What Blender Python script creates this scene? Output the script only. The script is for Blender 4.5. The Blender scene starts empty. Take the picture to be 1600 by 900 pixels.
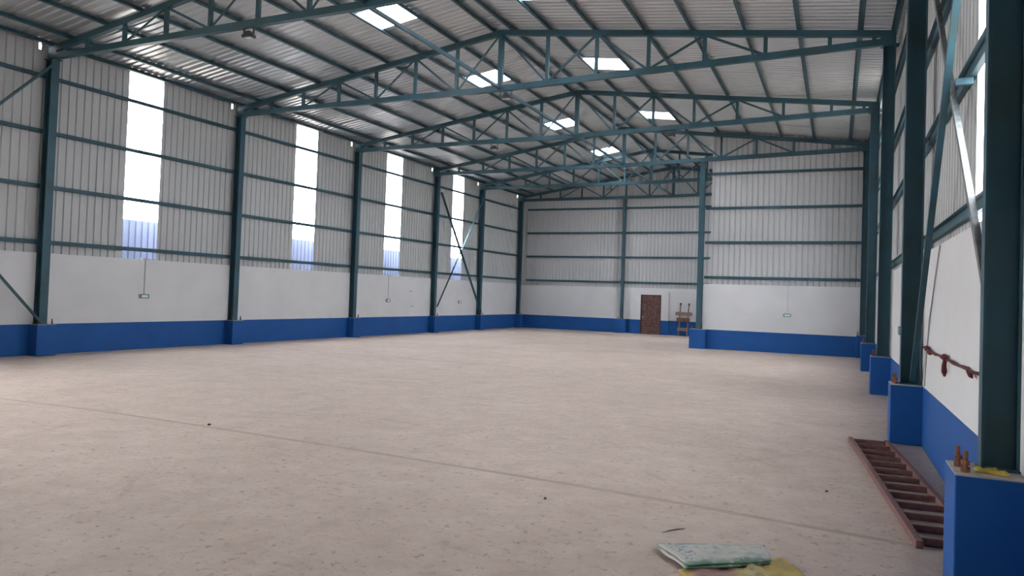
import bpy, math, random
from mathutils import Vector, Matrix
random.seed(7)
S = bpy.context.scene
COL = S.collection

# ------------------------------------------------------------------ camera
F_PX, YAW, PITCH, ROLL, CAM_H = 1130.9, -0.4260, 0.0248, -0.0346, 1.7
fwd = Vector((math.sin(YAW)*math.cos(PITCH), math.cos(YAW)*math.cos(PITCH), math.sin(PITCH)))
rgt = Vector((math.cos(YAW), -math.sin(YAW), 0)); upv = rgt.cross(fwd)
cr, sr = math.cos(ROLL), math.sin(ROLL)
r2 = cr*rgt - sr*upv; u2 = sr*rgt + cr*upv
cam_d = bpy.data.cameras.new('camera'); cam = bpy.data.objects.new('camera', cam_d); COL.objects.link(cam)
cam_d.sensor_width = 36; cam_d.lens = F_PX/1600*36; cam_d.shift_x = .0040; cam_d.shift_y = -.0083; cam_d.clip_start = .05; cam_d.clip_end = 500
cam.matrix_world = Matrix(((r2.x, u2.x, -fwd.x, 0), (r2.y, u2.y, -fwd.y, 0), (r2.z, u2.z, -fwd.z, CAM_H), (0, 0, 0, 1)))
S.camera = cam

# ------------------------------------------------------------------ overcast sky, exposure
SKY = 21.3
w = bpy.data.worlds.new('overcast_sky'); S.world = w; w.use_nodes = True
bg = w.node_tree.nodes['Background']; bg.inputs[0].default_value = (.95, .97, 1.0, 1); bg.inputs[1].default_value = SKY
S.view_settings.view_transform = 'Standard'; S.view_settings.look = 'None'
S.view_settings.exposure = 0.0; S.view_settings.gamma = 1.0; S.view_settings.use_curve_mapping = False
S.cycles.max_bounces = 14; S.cycles.diffuse_bounces = 8; S.cycles.transparent_max_bounces = 12
S.cycles.sample_clamp_indirect = 12

# ------------------------------------------------------------------ the plan of the hall (metres)
K = .0022
def ZS(y): return 1 + K*(y - 11)              # the hall gets slightly taller towards its far end
YF = [5.03, 10.55, 16.38, 22.35, 28.36, 33.0, 38.03]   # pedestal fronts, frame by frame
YC = [y + .2 for y in YF]                     # column centres
A, B = -16.42, .664                           # inner faces of the pedestals
XL, XR = -16.75, 1.03                         # inner faces of the long walls
XRIDGE = -7.93
Y0, YB, YP = -2.5, 38.6, 28.5                 # front wall, back wall, partition
XM = -4.78                                    # column at the free end of the partition
def ztop(x): return 8.36 + (x-XRIDGE)*(1.275/8.67) if x < XRIDGE else 8.36 - (x-XRIDGE)*(1.09/8.93)
def zbot(x): return 6.935 + (x-XRIDGE)*(.015/8.67) if x < XRIDGE else 6.935 + (x-XRIDGE)*(.195/8.83)
def zroof(x): return ztop(x) + .172
GIRTS = [2.61, 3.90, 5.17, 6.45]
BLUE, BLUE_R = .712, .755

# ------------------------------------------------------------------ materials
def mat(name, color, rough=.6, metal=0, var=0, vscale=3, bump=0, bscale=40, tint=None, spec=.5):
    m = bpy.data.materials.new(name); m.use_nodes = True
    nt = m.node_tree; b = nt.nodes['Principled BSDF']
    b.inputs['Base Color'].default_value = (*color, 1); b.inputs['Roughness'].default_value = rough
    b.inputs['Metallic'].default_value = metal; b.inputs['Specular IOR Level'].default_value = spec
    g = nt.nodes.new('ShaderNodeNewGeometry')
    if var:
        n = nt.nodes.new('ShaderNodeTexNoise'); n.inputs['Scale'].default_value = vscale; n.inputs['Detail'].default_value = 5
        nt.links.new(g.outputs['Position'], n.inputs['Vector'])
        rp = nt.nodes.new('ShaderNodeValToRGB'); rp.color_ramp.elements[0].position = .3; rp.color_ramp.elements[1].position = .7
        t = tint or tuple(max(0, c*(1-var)) for c in color)
        rp.color_ramp.elements[0].color = (*t, 1); rp.color_ramp.elements[1].color = (*tuple(min(1, c*(1+var*.5)) for c in color), 1)
        nt.links.new(n.outputs['Fac'], rp.inputs[0]); nt.links.new(rp.outputs[0], b.inputs['Base Color'])
    if bump:
        n2 = nt.nodes.new('ShaderNodeTexNoise'); n2.inputs['Scale'].default_value = bscale; n2.inputs['Detail'].default_value = 4
        nt.links.new(g.outputs['Position'], n2.inputs['Vector'])
        bp = nt.nodes.new('ShaderNodeBump'); bp.inputs['Strength'].default_value = bump; bp.inputs['Distance'].default_value = .01
        nt.links.new(n2.outputs['Fac'], bp.inputs['Height']); nt.links.new(bp.outputs[0], b.inputs['Normal'])
    return m
M = {}
M['steel'] = mat('teal_steel_paint', (.024, .080, .110), .5, 0, .25, 2.5, tint=(.026, .060, .068), spec=.35)
M['white'] = mat('white_plaster', (.578, .573, .573), .85, 0, .05, 1.2, .12, 25)
M['blue'] = mat('blue_dado_paint', (.010, .078, .27), .6, 0, .10, 2, .08, 25, spec=.25)
M['sheet'] = mat('grey_wall_sheet', (.435, .44, .435), .6, 0, .05, .6, spec=.3)
M['roof'] = mat('bare_zinc_roof_sheet', (.575, .61, .63), .40, .72, .06, .5)
M['cement'] = mat('bare_cement', (.42, .39, .36), .9, 0, .2, 12, .3, 60)
M['rust'] = mat('rusty_iron', (.22, .09, .05), .85, .2, .4, 60, .4, 120)
M['redoxide'] = mat('red_oxide_paint', (.13, .045, .038), .6, 0, .35, 18, .15, 60, tint=(.19, .11, .095))
M['door_wood'] = mat('brown_door_boards', (.15, .075, .062), .7, 0, .45, 9, .2, 50, tint=(.07, .033, .028))
M['door_dark'] = mat('dark_door_frame', (.05, .028, .024), .7, 0, .3, 9)
M['plank'] = mat('weathered_planks', (.22, .15, .115), .85, 0, .35, 10, .3, 60)
M['plank_red'] = mat('reddish_plank', (.16, .06, .05), .8, 0, .35, 10, .3, 60)
M['black'] = mat('black_lamp_housing', (.015, .017, .02), .5)
M['lens'] = mat('pale_lamp_lens', (.62, .63, .62), .4)
M['green'] = mat('green_sign_frame', (.03, .16, .12), .5)
M['grey_plastic'] = mat('grey_plastic', (.36, .37, .38), .6)
M['pipe'] = mat('grey_conduit', (.42, .42, .42), .6)
M['maroon'] = mat('maroon_cloth_rope', (.10, .012, .018), .85, 0, .4, 40)
M['yellow'] = mat('yellow_plastic', (.52, .40, .07), .5, 0, .3, 20, .3, 60)
M['stone'] = mat('dark_stone', (.07, .06, .055), .9, 0, .3, 60)
M['joint'] = mat('earthy_joint_filler', (.30, .235, .19), .95, 0, .45, 3.5, .4, 40, tint=(.42, .345, .295))
M['outside_wall'] = mat('pale_neighbour_wall', (.20, .235, .36), .9, 0, .1, 2)
M['dark_front'] = mat('darkened_unseen_front', (.07, .07, .07), .7)  # unseen front wall, made dark to cut light bounced onto near columns
M['dusty_steel'] = mat('dusty_grey_steel', (.14, .145, .14), .6, 0, .35, 14, tint=(.07, .085, .085))
M['ground'] = mat('outside_ground', (.34, .28, .22), .95, 0, .2, 2)

def floor_mat():
    m = bpy.data.materials.new('dusty_cement_floor'); m.use_nodes = True; nt = m.node_tree; L = nt.links.new
    b = nt.nodes['Principled BSDF']; b.inputs['Roughness'].default_value = .82; b.inputs['Specular IOR Level'].default_value = .3
    g = nt.nodes.new('ShaderNodeNewGeometry')
    def noise(scale, detail=5, rough=.6, vec=None):
        n = nt.nodes.new('ShaderNodeTexNoise'); n.inputs['Scale'].default_value = scale
        n.inputs['Detail'].default_value = detail; n.inputs['Roughness'].default_value = rough
        L(vec or g.outputs['Position'], n.inputs['Vector']); return n.outputs['Fac']
    def ramp(f, p0, c0, p1, c1):
        r = nt.nodes.new('ShaderNodeValToRGB'); e = r.color_ramp.elements
        e[0].position, e[1].position = p0, p1; e[0].color, e[1].color = (*c0, 1), (*c1, 1); L(f, r.inputs[0]); return r.outputs[0]
    def mixc(kind, fac, a, bb):
        n = nt.nodes.new('ShaderNodeMix'); n.data_type = 'RGBA'; n.blend_type = kind
        if isinstance(fac, float): n.inputs[0].default_value = fac
        else: L(fac, n.inputs[0])
        L(a, n.inputs[6]); L(bb, n.inputs[7]); return n.outputs[2]
    base = ramp(noise(.35, 6), .3, (.49, .395, .335), .7, (.585, .478, .415))
    mid = ramp(noise(2.6, 7, .75), .32, (.83, .815, .80), .66, (1.05, 1.05, 1.05))
    c = mixc('MULTIPLY', 1.0, base, mid)
    fleck = ramp(noise(13, 8, .78), .38, (.52, .49, .46), .44, (1, 1, 1))
    fm = nt.nodes.new('ShaderNodeRGBToBW'); L(ramp(noise(1.3, 4),   .36, (.40, .40, .40), .60, (1, 1, 1)), fm.inputs[0])
    c = mixc('MULTIPLY', fm.outputs[0], c, fleck)
    pale = ramp(noise(17, 6, .7), .56, (1, 1, 1), .66, (1.10, 1.10, 1.09))
    c = mixc('MULTIPLY', .8, c, pale)
    # curved tyre scuffs
    for (cx, cy, f, seed) in ((-6.4, 3.1, 5.0, 0), (-1.2, 8.0, 4.2, 3), (-9, 15, 3.0, 6)):
        mp = nt.nodes.new('ShaderNodeMapping'); mp.inputs['Location'].default_value = (-cx, -cy, 0); L(g.outputs['Position'], mp.inputs['Vector'])
        wv = nt.nodes.new('ShaderNodeTexWave'); wv.wave_type = 'RINGS'; wv.rings_direction = 'Z'
        wv.inputs['Scale'].default_value = f*.12; wv.inputs['Distortion'].default_value = 2.2; wv.inputs['Detail'].default_value = 3
        wv.inputs['Detail Scale'].default_value = 1.0
        L(mp.outputs[0], wv.inputs['Vector'])
        line = ramp(wv.outputs['Fac'], .0, (.91, .90, .89), .05, (1, 1, 1))
        mask = ramp(noise(.8, 4), .52, (0, 0, 0), .60, (.7, .7, .7))
        bw = nt.nodes.new('ShaderNodeRGBToBW'); L(mask, bw.inputs[0])
        c = mixc('MULTIPLY', bw.outputs[0], c, line)
    L(c, b.inputs['Base Color'])
    bp = nt.nodes.new('ShaderNodeBump'); bp.inputs['Strength'].default_value = .6; bp.inputs['Distance'].default_value = .02
    L(noise(14, 8, .75), bp.inputs['Height']); L(bp.outputs[0], b.inputs['Normal'])
    return m
M['floor'] = floor_mat()

def frp_mat(name, clear):
    m = bpy.data.materials.new(name); m.use_nodes = True; nt = m.node_tree; nt.nodes.clear(); L = nt.links.new
    o = nt.nodes.new('ShaderNodeOutputMaterial')
    t = nt.nodes.new('ShaderNodeBsdfTransparent'); t.inputs[0].default_value = (.90, .93, .98, 1)
    tl = nt.nodes.new('ShaderNodeBsdfTranslucent'); tl.inputs[0].default_value = (.85, .88, .95, 1)
    x = nt.nodes.new('ShaderNodeMixShader'); x.inputs[0].default_value = clear
    L(tl.outputs[0], x.inputs[1]); L(t.outputs[0], x.inputs[2]); L(x.outputs[0], o.inputs[0])
    return m
M['frp'] = frp_mat('translucent_sheet', .97)

# ------------------------------------------------------------------ mesh helpers
class MB:
    """collects faces in world metres, then links them as one mesh object"""
    def __init__(s): s.v = []; s.f = []; s.uv = None
    def hexa(s, c):
        n = len(s.v); s.v += [Vector(p) for p in c]
        s.f += [tuple(n+i for i in q) for q in ((0,3,2,1),(4,5,6,7),(0,1,5,4),(1,2,6,5),(2,3,7,6),(3,0,4,7))]; return s
    def box(s, x0, x1, y0, y1, z0, z1):
        return s.hexa([(x0,y0,z0),(x1,y0,z0),(x1,y1,z0),(x0,y1,z0),(x0,y0,z1),(x1,y0,z1),(x1,y1,z1),(x0,y1,z1)])
    def prism(s, p, q, prof, side):
        """sweep a closed 2D profile [(a,b)] from p to q; a along `side`, b along the second normal"""
        p, q = Vector(p), Vector(q); d = (q-p).normalized(); sd = Vector(side); sd = (sd - d*sd.dot(d)).normalized(); up = d.cross(sd)
        n = len(s.v); k = len(prof)
        for e in (p, q): s.v += [e + sd*a + up*b for a, b in prof]
        s.f += [(n+i, n+(i+1)%k, n+k+(i+1)%k, n+k+i) for i in range(k)]
        s.f += [tuple(n+i for i in reversed(range(k))), tuple(n+k+i for i in range(k))]; return s
    def bar(s, p, q, w, h, side=(0,1,0)):
        return s.prism(p, q, [(-w/2,-h/2),(w/2,-h/2),(w/2,h/2),(-w/2,h/2)], side)
    def angle(s, p, q, a=.065, t=.008, side=(1,0,0)):
        return s.prism(p, q, [(0,0),(a,0),(a,t),(t,t),(t,a),(0,a)], side)
    def zed(s, p, q, w, h, t=.006, side=(1,0,0)):
        # Z section: web height h, flanges w
        pr = [(-w,-h/2),(t/2,-h/2),(t/2,h/2-t),(w,h/2-t),(w,h/2),(-t/2,h/2),(-t/2,-h/2+t),(-w,-h/2+t)]
        return s.prism(p, q, pr, side)
    def tube(s, pts, r, k=8):
        pts = [Vector(p) for p in pts]; n0 = len(s.v)
        rr = r if isinstance(r, (list, tuple)) else [r]*len(pts)
        for i, p in enumerate(pts):
            d = (pts[min(i+1, len(pts)-1)] - pts[max(i-1, 0)]).normalized()
            a = d.cross(Vector((0,0,1)) if abs(d.z) < .9 else Vector((1,0,0))).normalized(); b = d.cross(a)
            s.v += [p + (a*math.cos(2*math.pi*j/k) + b*math.sin(2*math.pi*j/k))*rr[i] for j in range(k)]
        for i in range(len(pts)-1):
            for j in range(k):
                s.f.append((n0+i*k+j, n0+i*k+(j+1)%k, n0+(i+1)*k+(j+1)%k, n0+(i+1)*k+j))
        s.f += [tuple(n0+j for j in reversed(range(k))), tuple(n0+(len(pts)-1)*k+j for j in range(k))]; return s
    def build(s, name, m, parent=None, warp=True, bevel=0, smooth=False):
        vs = [Vector((v.x, v.y, v.z*ZS(v.y))) if warp else Vector(v) for v in s.v]
        if parent is None:
            xs, ys_, zs_ = zip(*[(v.x, v.y, v.z) for v in vs])
            loc = Vector(((min(xs)+max(xs))/2, (min(ys_)+max(ys_))/2, min(zs_)))
        else: loc = Vector(parent['_w'])
        me = bpy.data.meshes.new(name); me.from_pydata([v - loc for v in vs], [], s.f); me.materials.append(M[m] if isinstance(m, str) else m)
        if s.uv:
            u = me.uv_layers.new(name='uv')
            for l in me.loops: u.data[l.index].uv = s.uv[l.vertex_index]
        me.update()
        if smooth: me.polygons.foreach_set('use_smooth', [True]*len(me.polygons))
        o = bpy.data.objects.new(name, me); COL.objects.link(o)
        if parent is None: o.location = loc
        else: o.parent = parent
        o['_w'] = loc
        if bevel:
            b = o.modifiers.new('bevel', 'BEVEL'); b.width = bevel; b.segments = 2; b.limit_method = 'ANGLE'
        return o
def empty(name, loc, warp=True):
    o = bpy.data.objects.new(name, None); COL.objects.link(o); o.empty_display_size = .2
    loc = Vector(loc); 
    if warp: loc.z *= ZS(loc.y)
    o.location = loc; o['_w'] = loc; return o
def tag(o, label=None, cat=None, group=None, kind=None):
    if label: o['label'] = label
    if cat: o['category'] = cat
    if group: o['group'] = group
    if kind: o['kind'] = kind
    return o
def struct(o, label=None): return tag(o, label, kind='structure')

# ------------------------------------------------------------------ corrugated sheets
PITCH_R, DEPTH = .2, .028
def profile(u0, u1, w=1.0):
    pts = [(u0, 0)]; u = u0 + PITCH_R/2
    while u + .03 < u1:
        pts += [(u-.030*w, 0), (u-.014*w, DEPTH), (u+.014*w, DEPTH), (u+.030*w, 0)]; u += PITCH_R
    return pts + [(u1, 0)]
def sheet(name, m, parent, u0, u1, place, w=1.0):
    """place(u, depth) -> (lower point, upper point)"""
    b = MB(); pr = profile(u0, u1, w)
    for u, d in pr: b.v += [Vector(p) for p in place(u, d)]
    b.f = [(2*i, 2*i+2, 2*i+3, 2*i+1) for i in range(len(pr)-1)]
    return b.build(name, m, parent)
def cuts(u0, u1, holes):
    """1 m sheets between u0 and u1, leaving out the holes"""
    out = []; u = u0
    for h0, h1 in sorted(holes) + [(u1, u1)]:
        while u < h0 - 1e-4:
            e = min(u+1.0, h0)
            if h0 - e < .15: e = h0
            out.append((u, e)); u = e
        u = max(u, h1)
    return out

# ------------------------------------------------------------------ floor: three cast strips with joints
fl = struct(MB().box(-17.2, 1.4, Y0-.4, YB+.4, -.25, -.03).build('floor', 'joint', warp=False))
def slab(x0, x1, y0, y1): return MB().box(x0, x1, y0, y1, -.03, 0).build('slab', 'floor', fl, warp=False)
JP = [(-17.2, 6.50), (-10.9, 6.53), (-8.8, 6.62), (-6.84, 6.585), (-4.89, 6.518), (-3.27, 6.44), (-2.14, 6.375), (-1.15, 6.28), (-.08, 6.15), (1.4, 5.99)]
def joint_y(x):                                # the nearest joint runs slightly askew
    for (a0, b0), (a1, b1) in zip(JP, JP[1:]):
        if x <= a1: return b0 + (b1-b0)*(x-a0)/(a1-a0)
    return JP[-1][1]
xs_ = [p[0] for p in JP]
g = .04
for nm, rows in (('near', None), ('mid', None)):
    b = MB()
    for i in range(len(xs_)-1):
        a0, a1 = xs_[i], xs_[i+1]
        if nm == 'near': b.hexa([(a0,Y0-.4,-.03),(a1,Y0-.4,-.03),(a1,joint_y(a1)-g,-.03),(a0,joint_y(a0)-g,-.03),(a0,Y0-.4,0),(a1,Y0-.4,0),(a1,joint_y(a1)-g,0),(a0,joint_y(a0)-g,0)])
        else: b.hexa([(a0,joint_y(a0)+g,-.03),(a1,joint_y(a1)+g,-.03),(a1,16.3,-.03),(a0,16.3,-.03),(a0,joint_y(a0)+g,0),(a1,joint_y(a1)+g,0),(a1,16.3,0),(a0,16.3,0)])
    b.build('slab', 'floor', fl, warp=False)
slab(-17.2, -10.52, 16.33, YB+.4); slab(-10.5, 1.4, 16.33, YB+.4)
b = MB()
for i in range(len(xs_)-1):
    a0, a1 = xs_[i], xs_[i+1]
    b.hexa([(a0,joint_y(a0)-g,-.03),(a1,joint_y(a1)-g,-.03),(a1,joint_y(a1)+g,-.03),(a0,joint_y(a0)+g,-.03),(a0,joint_y(a0)-g,-.0015),(a1,joint_y(a1)-g,-.0015),(a1,joint_y(a1)+g,-.0015),(a0,joint_y(a0)+g,-.0015)])
b.build('joint_filler', 'joint', fl, warp=False)
MB().box(-17.2, 1.4, 16.3, 16.33, -.03, -.002).build('joint_filler', 'joint', fl, warp=False)
MB().box(-10.52, -10.5, 16.33, YB+.4, -.03, -.002).build('joint_filler', 'joint', fl, warp=False)

# ------------------------------------------------------------------ long walls
def yband(name, m, x0, x1, y0, y1, z0, z1): return MB().box(x0, x1, y0, y1, z0, z1).build(name, m)
PANELS_L = [(12.89, 13.94), (19.30, 20.40), (24.77, 25.92), (30.40, 31.48)]
PANELS_R = [(6.52, 7.60), (12.25, 13.33), (19.7, 20.75), (22.68, 23.70)]
TL, TR, TP, TB = 2.36, 2.455, 2.395, 2.33      # tops of the plastered walls

ADDED_GATE = (-.2, 4.9, 6.2)                          # unseen gateway added in the left wall to brighten the right wall
wl = struct(MB().box(XL-.23, XL, Y0, ADDED_GATE[0], BLUE, TL).box(XL-.23, XL, ADDED_GATE[1], YB+.23, BLUE, TL).build('wall_left', 'white'))
struct(MB().box(XL-.23, XL+.003, Y0, ADDED_GATE[0], 0, BLUE).box(XL-.23, XL+.003, ADDED_GATE[1], YB+.23, 0, BLUE).build('baseboard_left', 'blue'))
wr = struct(yband('wall_right', 'white', XR, XR+.23, Y0, YP+.2, BLUE_R, TR))
struct(yband('baseboard_right', 'blue', XR-.003, XR+.23, Y0, YP+.2, 0, BLUE_R))
XSL, XSR = XL-.09, XR+.09                      # sheet planes
GAPS = [(y-.22, y-.165) for y in YC[1:7]]
for a, c in GAPS:
    sheet('sheet', 'sheet', wl, a, c, lambda u, d: ((XSL-d, u, TL-.06), (XSL-d, u, 7.06)))
for u0, u1 in cuts(Y0, ADDED_GATE[0], []) + cuts(ADDED_GATE[0], ADDED_GATE[1], []) + cuts(ADDED_GATE[1], YB+.2, PANELS_L + GAPS):
    zl = ADDED_GATE[2] if ADDED_GATE[0]-.01 < u0 < ADDED_GATE[1]-.01 else TL-.06
    sheet('sheet', 'sheet', wl, u0, u1, lambda u, d: ((XSL-d, u, zl), (XSL-d, u, zroof(XSL)+.03)))
for u0, u1 in cuts(Y0, YP+.2, PANELS_R):
    sheet('sheet', 'sheet', wr, u0, u1, lambda u, d: ((XSR+d, u, TR-.06), (XSR+d, u, zroof(XSR)+.02)))
def zgirt(x, y0, y1, z, sgn, parent):
    MB().zed((x, y0, z), (x, y1, z), .05, .10, side=(sgn, 0, 0)).build('girt', 'steel', parent)
bays = list(zip([Y0]+YC, YC+[YB]))
for a, c in bays[:-1]:
    for z in GIRTS:
        if z > ADDED_GATE[2] or a > 5: zgirt(XSL+.055, a+.01, c-.01, z, 1, wl)
        if c < YP+1: zgirt(XSR-.055, a+.01, c-.01, z+.02, -1, wr)
# front wall behind the viewer
wf = struct(MB().box(XL, XR, Y0-.23, Y0, BLUE, TL).build('wall_front', 'dark_front'))
struct(MB().box(XL, XR, Y0-.23, Y0+.003, 0, BLUE).build('baseboard_front', 'dark_front'))
for u0, u1 in cuts(XL, XR, []):
    sheet('sheet', 'dark_front', wf, u0, u1, lambda u, d: ((u, Y0-.1-d, TL-.06), (u, Y0-.1-d, zroof(u)+.05)))

# ------------------------------------------------------------------ back wall, partition, return wall
XE = -4.45                                     # left edge of the partition sheets = return wall
wb = struct(MB().box(XL, XE, YB, YB+.23, BLUE, TB).build('wall_back', 'white'))
struct(MB().box(XL, XE, YB-.003, YB+.23, 0, BLUE).build('baseboard_back', 'blue'))
for u0, u1 in cuts(XL-.1, XE, []):
    sheet('sheet', 'sheet', wb, u0, u1, lambda u, d: ((u, YB+.1+d, TB-.06), (u, YB+.1+d, zroof(u)+.05)))
XMB = -10.6                                    # slim column in the back wall
for z in GIRTS:
    for a, c in ((-16.4, XMB-.06), (XMB+.06, XE)):
        MB().zed((a, YB+.045, z-.02), (c, YB+.045, z-.02), .05, .10, side=(0, -1, 0)).build('girt', 'steel', wb)
wp = struct(MB().box(XM+.12, XR, YP, YP+.23, BLUE, TP).build('wall_partition', 'white'))
struct(MB().box(-4.5, XR, YP-.003, YP+.23, 0, BLUE).build('baseboard_partition', 'blue'))
for u0, u1 in cuts(XE, XR+.1, []):
    sheet('sheet', 'sheet', wp, u0, u1, lambda u, d: ((u, YP+.1+d, TP-.06), (u, YP+.1+d, zroof(u)+.05)))
for z in GIRTS:
    MB().zed((XM+.13, YP+.045, z+.03), (XR-.24, YP+.045, z+.03), .05, .10, side=(0, -1, 0)).build('girt', 'steel', wp)
we = struct(MB().box(XE, XE+.2, YP+.24, YB, BLUE, TP).build('wall_return', 'white'))
struct(MB().box(XE-.003, XE+.2, YP+.24, YB, 0, BLUE).build('baseboard_return', 'blue'))
ADDED_PANELS_E = [(33.6, 34.7)]  # assumed sheet out of view, added to brighten the back wall
for u0, u1 in cuts(YP+.14, YB+.1, ADDED_PANELS_E):
    sheet('sheet', 'sheet', we, u0, u1, lambda u, d: ((XE+.02+d, u, TP-.06), (XE+.02+d, u, zroof(XE)-.01)))

# ------------------------------------------------------------------ roof
ce = struct(MB().prism((XRIDGE, Y0-.2, zroof(XRIDGE)+.035), (XRIDGE, YB+.3, zroof(XRIDGE)+.035), [(-.25,-.032),(0,.004),(.25,-.028),(.25,-.024),(0,.010),(-.25,-.028)], (1,0,0)).build('ceiling', 'roof'))
PL = [-16.62, -16.0, -14.84, -13.75, -12.57, -11.4, -10.35, -9.25, -8.17]
PR = [-7.67, -6.62, -5.47, -4.25, -3.155, -1.98, -.85, .35, .98]
SKY_Y = [(13.75, 14.82), (19.25, 20.35), (25.78, 26.90), (31.62, 32.82)]
XOL, XOR = XL-.2, XR+.2
SKL, SKR = (-10.42, -9.30), (-6.72, -5.55)
def roofpiece(name, m, parent, y0, y1, x0, x1):
    return sheet(name, m, parent, y0, y1, lambda u, d: ((x0, u, zroof(x0)+d), (x1, u, zroof(x1)+d)), 1.7)
for u0, u1 in cuts(Y0-.2, YB+.3, SKY_Y):
    roofpiece('roof_sheet', 'roof', ce, u0, u1, XOL, XRIDGE)
    if u1 <= YP+.3: roofpiece('roof_sheet', 'roof', ce, u0, u1, XRIDGE, XOR)
    else: roofpiece('roof_sheet', 'roof', ce, u0, u1, XRIDGE, XOR if u0 < YP+.3 else XE+.2)
for k, (u0, u1) in enumerate(SKY_Y):
    roofpiece('roof_sheet', 'roof', ce, u0, u1, XOL, SKL[0]); roofpiece('roof_sheet', 'roof', ce, u0, u1, SKL[1], XRIDGE)
    if k < 3:
        roofpiece('roof_sheet', 'roof', ce, u0, u1, XRIDGE, SKR[0]); roofpiece('roof_sheet', 'roof', ce, u0, u1, SKR[1], XOR)
    else: roofpiece('roof_sheet', 'roof', ce, u0, u1, XRIDGE, XE+.2)
def purlin(x, y1):
    z = ztop(x) + .116; s = 1 if x < XRIDGE else -1
    MB().zed((x, Y0-.1, z), (x, y1, z), .06, .104, .007, side=(s, 0, .14)).build('purlin', 'steel', ce)
for x in PL: purlin(x, YB+.1)
for x in PR: purlin(x, YB+.1 if x < XE else YP+.1)

# translucent sheets, in the walls and in the roof
nwin = 0
def window(label, y0, y1, place):
    global nwin; nwin += 1
    o = sheet('window_%d' % nwin, 'frp', None, y0, y1, place); return struct(o, label)
ordl = ['nearest the left edge of the photo', 'second from the left', 'third from the left', 'farthest, behind the crossed braces', 'outside the frame to the left']
for i, (a, c) in enumerate(PANELS_L):
    window('tall glowing translucent sheet in left wall, ' + ordl[i], a, c, lambda u, d: ((XSL-d, u, TL+.005), (XSL-d, u, zroof(XSL)-.01)))
for i, (a, c) in enumerate(PANELS_R):
    window(['tall glowing translucent sheet in right wall beside the nearest column', 'translucent sheet in right wall hidden behind second column', 'translucent sheet in right wall hidden behind third column', 'translucent sheet in right wall hidden behind fourth column'][i], a, c,
           lambda u, d: ((XSR+d, u, TR+.005), (XSR+d, u, zroof(XSR)-.01)))
for i, (a, c) in enumerate(ADDED_PANELS_E):
    window('added translucent sheet in the return wall hidden behind the partition', a, c, lambda u, d: ((XE+.02+d, u, TP+.005), (XE+.02+d, u, zroof(XE)-.01)))
for i, (a, c) in enumerate(SKY_Y):
    nm = ['nearest', 'second nearest', 'third nearest', 'farthest'][i]
    window('bright square skylight on left roof slope, ' + nm, a, c, lambda u, d: ((SKL[0], u, zroof(SKL[0])+d), (SKL[1], u, zroof(SKL[1])+d)))
    if i < 3: window('bright square skylight on right roof slope, ' + ['just above the top edge', 'nearest in view', 'farther in view'][i], a, c, lambda u, d: ((SKR[0], u, zroof(SKR[0])+d), (SKR[1], u, zroof(SKR[1])+d)))

# outside: neighbour's wall close to the left side, bare ground
wn = struct(MB().box(-17.95, -17.68, 6.2, YB+8, -.3, 3.44).build('wall_neighbour', 'outside_wall'))
for u0, u1 in cuts(6.2, YB+7, []):
    sheet('sheet', 'outside_wall', wn, u0, u1, lambda u, d: ((-17.64-1.6*d, u, -.3), (-17.64-1.6*d, u, 3.46)))
struct(MB().box(-60, 40, -40, 90, -.45, -.3).build('ground', 'ground', warp=False))

# ------------------------------------------------------------------ pedestals and columns
def bolt(parent, x, y, z, h=.12):
    t = MB().tube([(x, y, z-.01), (x+random.uniform(-.006, .006), y+random.uniform(-.006, .006), z+h)], .013, 8).build('anchor_bolt', 'rust', parent)
    n = MB(); n.tube([(x, y, z), (x, y, z+.03)], .027, 6); n.tube([(x, y, z+.045), (x, y, z+.07)], .025, 6); n.build('nut', 'rust', t)
def pedestal(label, x0, x1, y0, y1, h, bolts, group):
    p = empty('pedestal', ((x0+x1)/2, (y0+y1)/2, 0)); tag(p, label, 'pedestal', group)
    MB().box(x0, x1, y0, y1, 0, h-.006).build('body', 'blue', p, bevel=.008)
    MB().box(x0+.004, x1-.004, y0+.004, y1-.004, h-.02, h).build('cement_top', 'cement', p)
    for bx, by in bolts: bolt(p, bx, by, h, .13)
    return p
def column(label, xc, yc, z0, z1, group, rot=False, dx=.23, dy=.20, cap=True):
    """I section: flanges face +-x (or +-y when rot)"""
    c = empty('steel_column', (xc, yc, z0)); tag(c, label, 'column', group); t = .012
    def bx(name, a0, a1, b0, b1, za, zb):
        if rot: MB().box(xc+b0, xc+b1, yc+a0, yc+a1, za, zb).build(name, 'steel', c)
        else: MB().box(xc+a0, xc+a1, yc+b0, yc+b1, za, zb).build(name, 'steel', c)
    zb_ = z0+.014; zt = z1-.014
    bx('flange', -dx/2, -dx/2+t, -dy/2, dy/2, zb_, zt); bx('flange', dx/2-t, dx/2, -dy/2, dy/2, zb_, zt)
    bx('web', -dx/2+t, dx/2-t, -.006, .006, zb_, zt)
    bx('base_plate', -dx/2-.015, dx/2+.015, -dy/2-.03, dy/2+.03, z0, zb_)
    if cap: bx('cap_plate', -dx/2-.05, dx/2+.06, -dy/2-.02, dy/2+.02, zt, z1)
    return c
PLB = ['blue pedestal at left wall beyond the left edge', 'blue concrete pedestal at left wall, nearest the left edge', 'blue concrete pedestal at left wall, second from the left edge',
       'blue concrete pedestal at left wall, third from the left edge', 'blue concrete pedestal at left wall, fourth from left, nearer side of crossed braces', 'blue concrete pedestal at left wall, fifth, beyond the crossed braces',
       'blue concrete pedestal in the far left corner']
CLB = ['teal steel column at left wall beyond the left edge', 'teal steel column at left wall nearest the left edge, with thin braces on its left', 'second teal steel column from the left edge, between two tall glowing sheets',
       'third teal steel column from the left edge at left wall', 'fourth teal steel column at left wall, nearer side of the crossed braces', 'fifth teal steel column at left wall, beyond the crossed braces',
       'dark steel column in the far left corner of the hall']
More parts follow.
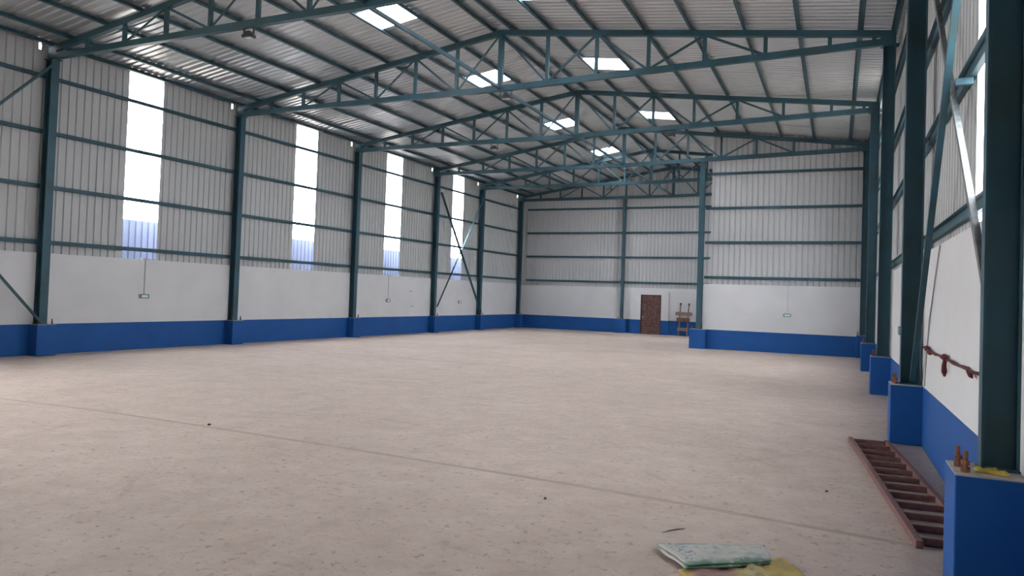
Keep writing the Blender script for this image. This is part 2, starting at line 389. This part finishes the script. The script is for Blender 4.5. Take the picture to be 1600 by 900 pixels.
for i, y in enumerate(YF):
    yc = YC[i]
    pedestal(PLB[i], XL-.01, A, y, y+.45, BLUE+.003, [(A-.09, yc+.19), (A-.09, yc-.13)], 'pedestals along the left wall')
    column(CLB[i], -16.645, yc, BLUE+.003, zbot(-16.6)-.075, 'columns along the left wall', dx=.21, dy=.19)
PRB = ['large blue concrete pedestal at the right edge, nearest to the viewer', 'blue pedestal at right wall beside the far end of the ladder', 'blue pedestal at right wall, third from the right edge', 'blue pedestal at right wall, fourth, the smallest standing free']
CRB = ['dark steel column at the right edge of the photo, nearest', 'dark steel column second from the right edge, foot of a brace', 'dark steel column third from the right edge', 'dark steel column fourth from the right edge, next to the corner', 'dark steel column in corner where partition meets right wall']
for i in range(4):
    y, yc = YF[i], YC[i]
    pedestal(PRB[i], B, XR+.01, y, y+.44, BLUE_R+.003, [(B+.05, yc+.06), (B+.065, yc-.10)], 'pedestals along the right wall')
    column(CRB[i], .93 if i == 0 else .895, yc + (.10 if i == 0 else 0), BLUE_R+.003, zbot(.9)-.075, 'columns along the right wall', dx=.20 if i == 0 else .23, dy=.11 if i == 0 else .18)
pedestal('blue pedestal in corner where partition meets right wall', B+.02, XR+.01, YP-.17, YP+.02, BLUE_R+.003, [(B+.06, YP-.08)], 'pedestals along the right wall')
column(CRB[4], .90, YP-.07, BLUE_R+.003, zbot(.9)-.075, 'columns along the right wall', dy=.13)
pedestal('bright blue pedestal at the free left end of the partition', -5.10, -4.50, YP-.28, YP+.24, BLUE+.003, [(-5.02, YP-.05), (-4.74, YP-.17)], None)
column('tall teal column at the free left end of the partition', XM, YP-.06, BLUE+.003, zbot(XM)-.075, None, rot=True, dx=.2, dy=.2)
pedestal('blue pedestal at back wall left of the plank door', -10.98, -10.36, YB-.28, YB+.01, BLUE+.003, [(XMB-.2, YB-.14)], None)
column('slim steel column in the back wall left of the plank door', XMB, YB-.13, BLUE+.003, zbot(XMB)-.075, None, rot=True, dx=.16, dy=.15)

# ------------------------------------------------------------------ roof trusses
VL = [-9.20, -10.47, -11.74, -13.00, -14.27, -15.47]; VR = [-6.65, -5.38, -4.11, -2.83, -1.52, -.23, .61]
TLB = ['teal roof truss overhead beyond the top edge', 'nearest teal roof truss, cut off by the top edge at upper left', 'second nearest teal roof truss, whole span in view', 'third nearest teal roof truss',
       'fourth nearest teal roof truss, over the partition', 'fifth teal roof truss, just beyond the partition', 'farthest roof truss, against the back wall']
for i, yc in enumerate(YC):
    if i == 4: yc = YP-.10
    xe = .99 if i < 5 else XE-.05
    t = empty('roof_truss', (XRIDGE, yc, zbot(XRIDGE)-.07)); tag(t, TLB[i], 'roof truss', 'roof trusses of the hall')
    xl = -16.74
    def P(x, top): return (x, yc, ztop(x) if top else zbot(x))
    MB().bar(P(xl,1), P(XRIDGE,1), .12, .13).build('top_chord', 'steel', t)
    MB().bar(P(XRIDGE,1), P(xe,1), .12, .13).build('top_chord', 'steel', t)
    MB().bar(P(xl,0), P(XRIDGE,0), .12, .135).build('bottom_chord', 'steel', t)
    MB().bar(P(XRIDGE,0), P(xe,0), .12, .135).build('bottom_chord', 'steel', t)
    MB().box(XRIDGE-.065, XRIDGE+.065, yc-.05, yc+.05, zbot(XRIDGE)+.06, ztop(XRIDGE)-.05).build('king_post', 'steel', t)
    vr = [x for x in VR if x < xe-.2]
    for x in VL+vr: MB().box(x-.04, x+.04, yc-.035, yc+.035, zbot(x)+.06, ztop(x)-.06).build('post', 'steel', t)
    def diag(a, c):
        (ax, at), (cx, ct) = a, c; d = .06
        pa = Vector(P(ax, at)); pc = Vector(P(cx, ct)); pa.z += -d if at else d; pc.z += -d if ct else d
        s = .05 if cx > ax else -.05; pa.x += s; pc.x -= s
        MB().prism(pa, pc, [(-.02,-.025),(.02,-.025),(.02,-.017),(-.012,-.017),(-.012,.025),(-.02,.025)], (0,1,0)).build('diagonal', 'steel', t)
    for V in (VL, vr):
        seq = [(XRIDGE,1)] + [(V[k], k%2) for k in range(min(5, len(V)))]
        for a, c in zip(seq, seq[1:]): diag(a, c)
    for x in (-12.4, -3.5):                     # splice plates on the bottom chord
        if x < xe: MB().box(x-.12, x+.12, yc-.066, yc+.066, zbot(x)-.055, zbot(x)+.055).build('splice_plate', 'steel', t)
    for x in ((xl+.12, xe-.12) if i < 5 else (xl+.12,)):   # end plate tying both chords over the column
        s = .14
        MB().box(x-s, x+s, yc-.055, yc+.055, zbot(x)-.05, ztop(x)+.02).build('end_plate', 'steel', t)
r = tag(MB().bar((XRIDGE, YC[0], zbot(XRIDGE)+.02), (XRIDGE, YC[6], zbot(XRIDGE)+.02), .07, .07, (1,0,0)).build('tie_beam', 'steel'),
        'long thin tie running under the ridge from truss to truss', 'tie beam')

# ------------------------------------------------------------------ wind braces
def brace(label, p, q, side, group, a=.065, m='steel'):
    return tag(MB().angle(p, q, a, .008, side).build('brace', m), label, 'brace', group)
xb = -16.53
brace('thin brace falling from column top to left photo edge', (xb, YC[0], .9), (xb, YC[1]-.1, 6.72), (1,0,0), 'braces on the left wall')
brace('thin blue brace rising from pedestal at left photo edge', (xb+.05, YC[1]-.12, .75), (xb+.05, YC[0], 6.72), (1,0,0), 'braces on the left wall')
z4 = 1/ZS(29.0)
brace('crossed brace on far left wall, rising to the right', (xb, YC[4]+.1, 1.18*z4), (xb, YC[5]-.1, 6.75*z4), (1,0,0), 'braces on the left wall', .075)
brace('crossed brace on far left wall, falling to the right', (xb+.04, YC[4]+.08, 6.4*z4), (xb+.04, YC[5]-.1, .86), (1,0,0), 'braces on the left wall', .075)
brace('blue lit brace rising from foot of second right column', (.885, 10.62, .80), (.885, 5.43, 6.647), (1,0,0), 'braces on the right wall', .06)
brace('dusty brace on right wall falling towards the nearest column', (.945, 10.65, 6.5), (.945, 5.44, 1.213), (1,0,0), 'braces on the right wall', .06, 'dusty_steel')
tag(MB().box(.95, XSR-.03, 7.60, 7.66, 3.80, 3.86).build('brace_bracket', 'steel'), 'short bracket tying the crossed right wall braces to the girt', 'bracket')

# ------------------------------------------------------------------ door in the back wall with its surround
DX0, DX1, DZ = -9.56, -8.45, 1.955
sx0, sx1, sy = -10.12, -8.06, YB-.16
t1 = MB(); t1.box(sx0, DX0, sy, YB+.02, BLUE, 2.15); t1.box(DX1, sx1, sy, YB+.02, BLUE, 2.15); t1.box(DX0, DX1, sy, YB+.02, DZ+.03, 2.15)
struct(t1.build('trim_1', 'white'))
t2 = MB(); t2.box(sx0, DX0, sy-.003, YB+.02, 0, BLUE); t2.box(DX1, sx1, sy-.003, YB+.02, 0, BLUE); struct(t2.build('trim_2', 'blue'))
d = struct(empty('door_1', ((DX0+DX1)/2, YB-.08, 0)), 'brown wooden plank door in the back wall')
fr = MB(); fr.box(DX0, DX0+.05, YB-.13, YB-.02, 0, DZ+.03); fr.box(DX1-.05, DX1, YB-.13, YB-.02, 0, DZ+.03); fr.box(DX0+.05, DX1-.05, YB-.13, YB-.02, DZ-.02, DZ+.03)
fr.build('frame', 'door_dark', d)
MB().box(DX0+.05, DX1-.05, YB-.06, YB-.02, .02, DZ-.02).build('backing', 'door_dark', d)
nb = 15; hb = (DZ-.04)/nb
for k in range(nb):
    o_ = random.uniform(0, .008)
    MB().box(DX0+.055, DX1-.055, YB-.085-o_, YB-.06, .02+k*hb+.008, .02+(k+1)*hb-.008).build('plank', 'door_wood', d)
for x in (-9.28, -8.73): MB().box(x-.035, x+.035, YB-.105, YB-.084, .05, DZ-.06).build('batten', 'door_wood', d)
lk = MB(); lk.box(-9.45, -9.41, YB-.125, YB-.085, .80, .88); lk.tube([(-9.445, YB-.105, .88), (-9.44, YB-.105, .92), (-9.42, YB-.105, .92), (-9.415, YB-.105, .88)], .006, 6)
lk.build('padlock', 'grey_plastic', d)

# plank rack leaning on the back wall
rk = tag(empty('plank_rack', (-7.2, YB-.5, 0)), 'wooden rack of two posts and three planks leaning beside the door', 'rack')
def lean(z): return YB-.58 + .5*z/1.6
for x, zt in ((-7.43, 1.56), (-7.0, 1.55)):
    MB().bar((x, lean(0), 0), (x, lean(zt), zt), .05, .05, (1,0,0)).build('post', 'plank', rk)
    MB().bar((x-.0, lean(zt)-.005, zt-.03), (x, lean(zt)+.03, zt+.05), .085, .07, (1,0,0)).build('knob', 'door_dark', rk)
for x0, x1, z, h, m in ((-7.66, -6.80, 1.10, .16, 'plank'), (-7.58, -6.90, .80, .20, 'plank_red'), (-7.50, -6.95, .34, .16, 'plank')):
    y = lean(z)-.045
    MB().hexa([(x0,y-.02,z-h/2),(x1,y-.02,z-h/2-.01),(x1,y+.015,z-h/2-.01),(x0,y+.015,z-h/2),(x0,y+.03,z+h/2),(x1,y+.03,z+h/2-.01),(x1,y+.06,z+h/2-.01),(x0,y+.06,z+h/2)]).build('plank', m, rk)

# ------------------------------------------------------------------ wall lamps with conduit
def wall_lamp(label, p, n, top, w=.25, h=.11):
    """p: centre on the wall, n: 'x+','x-','y-' = the way the lamp faces"""
    l = tag(empty('wall_lamp', p), label, 'wall lamp', 'small framed lamps on the walls')
    def bx(name, m, a0, a1, d0, d1, z0, z1, par=None):
        x, y, z = p
        if n == 'x+': c = (x+d0, x+d1, y+a0, y+a1)
        elif n == 'x-': c = (x-d1, x-d0, y+a0, y+a1)
        else: c = (x+a0, x+a1, y-d1, y-d0)
        return MB().box(*c, z+z0, z+z1).build(name, m, par or l)
    f = bx('housing', 'grey_plastic', -w/2-.03, w/2, 0, .03, -h/2, h/2)
    for a0, a1, z0, z1 in ((-w/2, w/2, h/2-.022, h/2), (-w/2, w/2, -h/2, -h/2+.022), (-w/2, -w/2+.022, -h/2+.022, h/2-.022), (w/2-.022, w/2, -h/2+.022, h/2-.022)):
        bx('frame_bar', 'green', a0, a1, .03, .05, z0, z1, f)
    bx('lens', 'lens', -w/2+.022, w/2-.022, .03, .04, -h/2+.022, h/2-.022)
    if top:
        bx('conduit', 'pipe', -.012, .012, 0, .02, h/2, top-p[2])
        bx('junction_box', 'grey_plastic', -.10, .10, -.05, .03, top-p[2], top-p[2]+.04)
wall_lamp('green framed lamp on left wall under the nearest glowing sheet', (XL, 13.54, 1.39), 'x+', TL)
wall_lamp('small lamp on left wall under the third glowing sheet', (XL, 25.05, 1.365), 'x+', TL, .24, .13)
wall_lamp('small lamp on far left wall between the crossed braces', (XL, 31.25, 1.33), 'x+', None, .24, .13)
wall_lamp('green framed lamp on the white partition wall', (-1.61, YP, 1.345), 'y-', TP-.01)
wall_lamp('lamp on the right wall just beyond the second column', (XR, 13.95, 1.36), 'x-', None, .3, .14)
for y, z, lb in ((26.78, 1.76, 'upper of two small dark marks on left wall before fourth column'), (26.93, 1.135, 'lower of two small dark marks on left wall before fourth column')):
    h = tag(MB().box(XL-.01, XL+.05, y-.09, y+.09, z-.015, z+.015).build('wall_mark', 'grey_plastic'), lb, 'mark', 'marks on the left wall')  # dark marks on the wall, built as thin raised bars

# ------------------------------------------------------------------ floodlights under the trusses
def flood(label, x, yc, tilt=0, s=.20, drop=.0):
    zt = zbot(x)-.0675; l = tag(empty('floodlight', (x, yc, zt-.2)), label, 'floodlight', 'floodlights under the trusses')
    z0 = zt-.19-drop
    br = MB(); br.box(x-s/2-.03, x-s/2-.018, yc-.02, yc+.02, z0, zt); br.box(x+s/2+.018, x+s/2+.03, yc-.02, yc+.02, z0, zt); br.box(x-s/2-.03, x+s/2+.03, yc-.02, yc+.02, zt-.006, zt)
    br.build('bracket', 'black', l)
    MB().box(x-s/2-.018, x+s/2+.018, yc-s*.4, yc+s*.4, z0-.015, z0+.05).build('housing', 'black', l, bevel=.01)
    MB().box(x-s/2+.02, x+s/2-.02, yc-s*.4+.03, yc+s*.4-.03, z0-.021, z0-.014).build('lens', 'lens', l)
    MB().box(x-.06, x+.06, yc-.06, yc+.06, z0+.05, z0+.11).build('driver_box', 'black', l)
flood('black floodlight under the nearest truss at upper left', -10.69, YC[1])
flood('flat floodlight under the middle of the second truss', -7.75, YC[2], s=.26)
flood('black floodlight under left half of the third truss', -10.93, YC[3])
flood('black floodlight under right half of the third truss', -4.8, YC[3])
flood('small floodlight under the middle of the fourth truss', -7.75, YP-.10)
flood('small floodlight under left half of the fifth truss', -9.93, YC[5])

# ------------------------------------------------------------------ ladder lying on the floor
ld = tag(empty('ladder', (.56, 8.2, 0)), 'dark red steel ladder lying on the floor along the right wall', 'ladder')
p0, p1 = Vector((.21, 10.38, 0)), Vector((.585, 6.01, 0)); dv = (p1-p0).normalized(); nv = Vector((-dv.y, dv.x, 0))
if nv.x < 0: nv = -nv
LW = .415
for o_ in (0, LW):
    a = p0 + nv*o_ + Vector((0, 0, .03)); c = p1 + nv*o_ + Vector((0, 0, .03))
    MB().bar(a, c, .05, .06, nv).build('rail', 'redoxide', ld, warp=False, bevel=.004)
ll = (p1-p0).length
for k in range(13):
    s_ = .10 + k*(ll-.20)/12
    a = p0 + dv*s_ + nv*.025 + Vector((0,0,.03)); c = p0 + dv*s_ + nv*(LW-.025) + Vector((0,0,.03))
    MB().bar(a, c, .025, .052, dv).build('rung', 'redoxide', ld, warp=False)

# ------------------------------------------------------------------ rope of maroon cloth between columns
rp = tag(empty('cloth_rope', (.99, 8.6, 1.25)), 'dark maroon cloth rope tied along the right wall between columns', 'rope')
pts = []
for k in range(25):
    f = k/24; y = 10.62 - f*(10.62-5.4); pts.append((1.0, y, 1.265 - .02*math.sin(math.pi*f) + .006*math.sin(k*1.7)))
MB().tube(pts, [.013+.004*math.sin(k*2.1) for k in range(25)], 7).build('strand', 'maroon', rp, smooth=True)
def tail(y, dz, dy, r=.02):
    MB().tube([(1.0, y, 1.262), (.99, y+dy*.3, 1.262-dz*.4), (.993, y+dy*.7, 1.262-dz*.75), (.997, y+dy, 1.262-dz)], [r*.8, r, r*1.25, r*.4], 7).build('loose_end', 'maroon', rp, smooth=True)
tail(8.33, .19, .02, .022); tail(6.98, .06, -.22, .016); tail(9.75, .03, -.28, .024)
MB().tube([(.997, 10.0, 1.27), (.99, 9.85, 1.275), (.997, 9.65, 1.262)], [.012, .034, .012], 7).build('knot', 'maroon', rp, smooth=True)
MB().tube([(.997, 8.42, 1.268), (.99, 8.33, 1.272), (.997, 8.22, 1.262)], [.012, .03, .012], 7).build('knot', 'maroon', rp, smooth=True)
tag(MB().tube([(1.02, 9.10, 2.44), (1.02, 9.5, 2.06), (1.02, 9.95, 1.6), (1.02, 10.25, 1.0), (1.02, 10.33, .78)], .007, 6).build('earth_wire', 'grey_plastic'),
    'thin dark wire slanting down the right wall to second pedestal', 'wire')

# ------------------------------------------------------------------ sacks on the floor
def sack(name, label, corners, m, z0, thick, seed, nu=34, nv_=20, wr=.008, parts=()):
    rnd = random.Random(seed); ph = [rnd.uniform(0, 6.28) for _ in range(8)]
    A_, B_, C_, D_ = [Vector((*c, 0)) for c in corners]     # back-left, back-right, front-right, front-left
    b = MB(); b.uv = []
    def pt(u, v, top):
        uu = u + .012*math.sin(9*v+ph[0])*(1 if u in (0, 1) else 0); vv = v + .02*math.sin(8*u+ph[1])*(1 if v in (0, 1) else 0)
        p = (A_*(1-uu)+B_*uu)*(1-vv) + (D_*(1-uu)+C_*uu)*vv
        e = min(1, 7*min(u, 1-u, v, 1-v)+.12)
        wv = wr*(math.sin(13*u+5*v+ph[2]) + .7*math.sin(23*v-7*u+ph[3]) + .6*math.sin(31*u+11*v+ph[4])*math.sin(9*v+ph[5]) + .5*math.sin(47*u-29*v+ph[6]))
        p.z = z0 + (thick*e**.6 + max(-thick*.5, wv)*min(1, e*1.3) + .0015 if top else 0); return p
    for top in (1, 0):
        for j in range(nv_+1):
            for i in range(nu+1): b.v.append(pt(i/nu, j/nv_, top)); b.uv.append((i/nu, j/nv_))
    n = (nu+1)*(nv_+1); W = nu+1
    for j in range(nv_):
        for i in range(nu):
            a = j*W+i; b.f.append((a, a+W, a+W+1, a+1)); b.f.append((n+a, n+a+1, n+a+W+1, n+a+W))
    for i in range(nu):
        b.f.append((i, i+1, n+i+1, n+i)); k = nv_*W+i; b.f.append((k+1, k, n+k, n+k+1))
    for j in range(nv_):
        k = j*W; b.f.append((k+W, k, n+k, n+k+W)); k += nu; b.f.append((k, k+W, n+k+W, n+k))
    return b
def sack_mat(name, bands, blot, rough=.55):
    """bands: colour stops across the width; blot: (u0,u1,colour) illegible print"""
    m = bpy.data.materials.new(name); m.use_nodes = True; nt = m.node_tree; L = nt.links.new; b = nt.nodes['Principled BSDF']; b.inputs['Roughness'].default_value = rough
    uv = nt.nodes.new('ShaderNodeUVMap'); sp = nt.nodes.new('ShaderNodeSeparateXYZ'); L(uv.outputs[0], sp.inputs[0])
    nz = nt.nodes.new('ShaderNodeTexNoise'); nz.inputs['Scale'].default_value = 9; nz.inputs['Detail'].default_value = 6; L(uv.outputs[0], nz.inputs['Vector'])
    ad = nt.nodes.new('ShaderNodeMath'); ad.operation = 'MULTIPLY_ADD'; L(nz.outputs['Fac'], ad.inputs[0]); ad.inputs[1].default_value = .14; L(sp.outputs[bands[0]], ad.inputs[2])
    rp_ = nt.nodes.new('ShaderNodeValToRGB'); rp_.color_ramp.interpolation = 'LINEAR'; els = rp_.color_ramp.elements
    st = bands[1]
    els[0].position, els[0].color = st[0][0], (*st[0][1], 1); els[1].position, els[1].color = st[-1][0], (*st[-1][1], 1)
    for ps, c in st[1:-1]: e = els.new(ps); e.color = (*c, 1)
    L(ad.outputs[0], rp_.inputs[0]); out = rp_.outputs[0]
    for (u0, u1, sc, c) in blot:
        mp = nt.nodes.new('ShaderNodeMapping'); mp.inputs['Scale'].default_value = (sc, sc*.45, 1); L(uv.outputs[0], mp.inputs['Vector'])
        n2 = nt.nodes.new('ShaderNodeTexNoise'); n2.inputs['Scale'].default_value = 1; n2.inputs['Detail'].default_value = 3; L(mp.outputs[0], n2.inputs['Vector'])
        r3 = nt.nodes.new('ShaderNodeMapRange'); r3.inputs['From Min'].default_value = .52; r3.inputs['From Max'].default_value = .60; L(n2.outputs['Fac'], r3.inputs['Value'])
        lo = nt.nodes.new('ShaderNodeMath'); lo.operation = 'GREATER_THAN'; L(sp.outputs[0], lo.inputs[0]); lo.inputs[1].default_value = u0
        hi = nt.nodes.new('ShaderNodeMath'); hi.operation = 'LESS_THAN'; L(sp.outputs[0], hi.inputs[0]); hi.inputs[1].default_value = u1
        m1 = nt.nodes.new('ShaderNodeMath'); m1.operation = 'MULTIPLY'; L(lo.outputs[0], m1.inputs[0]); L(hi.outputs[0], m1.inputs[1])
        m2 = nt.nodes.new('ShaderNodeMath'); m2.operation = 'MULTIPLY'; L(m1.outputs[0], m2.inputs[0]); L(r3.outputs[0], m2.inputs[1])
        mx = nt.nodes.new('ShaderNodeMix'); mx.data_type = 'RGBA'; L(m2.outputs[0], mx.inputs[0]); L(out, mx.inputs[6]); mx.inputs[7].default_value = (*c, 1); out = mx.outputs[2]
    L(out, b.inputs['Base Color'])
    n3 = nt.nodes.new('ShaderNodeTexNoise'); n3.inputs['Scale'].default_value = 22; n3.inputs['Detail'].default_value = 4; L(uv.outputs[0], n3.inputs['Vector'])
    bp = nt.nodes.new('ShaderNodeBump'); bp.inputs['Strength'].default_value = .5; bp.inputs['Distance'].default_value = .006; L(n3.outputs['Fac'], bp.inputs['Height']); L(bp.outputs[0], b.inputs['Normal'])
    return m
GR, WH = (.17, .25, .185), (.44, .425, .39)
M['sack_green'] = sack_mat('white_green_sack', (1, [(.04, GR), (.13, (.24, .33, .26)), (.20, WH), (.5, (.47, .45, .415)), (.90, WH), (.96, (.24, .33, .26)), (1.0, (.14, .26, .17))]), [(.06, .24, 26, (.20, .23, .28)), (.30, .95, 11, (.34, .36, .33))])
M['sack_yellow'] = sack_mat('yellow_pink_sack', (0, [(.10, (.42, .30, .06)), (.16, (.36, .20, .17)), (.48, (.36, .21, .18)), (.53, (.50, .42, .16)), (.70, (.50, .42, .24)), (.80, (.50, .39, .11)), (1.0, (.47, .35, .08))]), [(.5, 1.0, 9, (.40, .30, .10))])
tag(sack('cement_sack', '', [(-.87, 4.72), (-.28, 5.32), (-.07, 4.82), (-.73, 4.40)], 'sack_yellow', .001, .012, 5, wr=.010).build('sack', 'sack_yellow', warp=False, smooth=True),
    'crumpled yellow sack on the floor under the green striped one', 'sack')
gs = empty('sack', (-.7, 5.0, .025), warp=False); tag(gs, 'dusty white folded sack with green stripes on the floor', 'sack')
sack('', '', [(-1.077, 4.985), (-.42, 5.345), (-.345, 5.055), (-.82, 4.68)], 'sack_green', .026, .014, 3, wr=.004).build('lower_layer', 'sack_green', gs, warp=False, smooth=True)
sack('', '', [(-1.087, 5.025), (-.41, 5.365), (-.34, 5.07), (-.81, 4.705)], 'sack_green', .042, .014, 9, wr=.006).build('upper_layer', 'sack_green', gs, warp=False, smooth=True)

# crumpled yellow packet on the nearest pedestal
yp = sack('', '', [(.785, 5.235), (.955, 5.17), (.95, 5.10), (.79, 5.165)], 'yellow', (BLUE_R+.003)*ZS(5.2)+.001, .022, 11, 16, 8, .006)
tag(yp.build('plastic_packet', 'yellow', warp=False, smooth=True), 'crumpled yellow packet on the nearest right pedestal', 'packet')

# stones on the floor
for (x, y, r, lb) in ((-6.99, 6.66, .022, 'small dark stone on the joint line, left half of floor'), (-2.21, 5.79, .015, 'tiny dark stone on the open floor left of the sacks'), (-.04, 7.40, .014, 'tiny dark stone on the floor left of the ladder')):
    b = MB(); rn = random.Random(x)
    rings = [(0, .35), (.25, .9), (.6, 1.0), (.9, .7), (1.1, .2)]
    for h_, k_ in rings: b.v += [Vector((x + r*k_*rn.uniform(.85, 1.15)*math.cos(j*math.pi/4), y + r*k_*rn.uniform(.85, 1.15)*math.sin(j*math.pi/4), h_*r)) for j in range(8)]
    for i in range(4): b.f += [(i*8+j, i*8+(j+1)%8, i*8+8+(j+1)%8, i*8+8+j) for j in range(8)]
    b.f += [tuple(reversed(range(8))), tuple(range(32, 40))]
    tag(b.build('stone', 'stone', warp=False), lb, 'stone')

tag(MB().tube([(-1.13, 5.41, .004), (-1.09, 5.48, .006), (-1.05, 5.53, .007), (-1.0, 5.59, .005)], [.002, .004, .004, .002], 6).build('twig', 'stone', warp=False),
    'thin dark twig on the floor behind the green striped sack', 'twig')

for o in COL.objects:
    if '_w' in o: del o['_w']
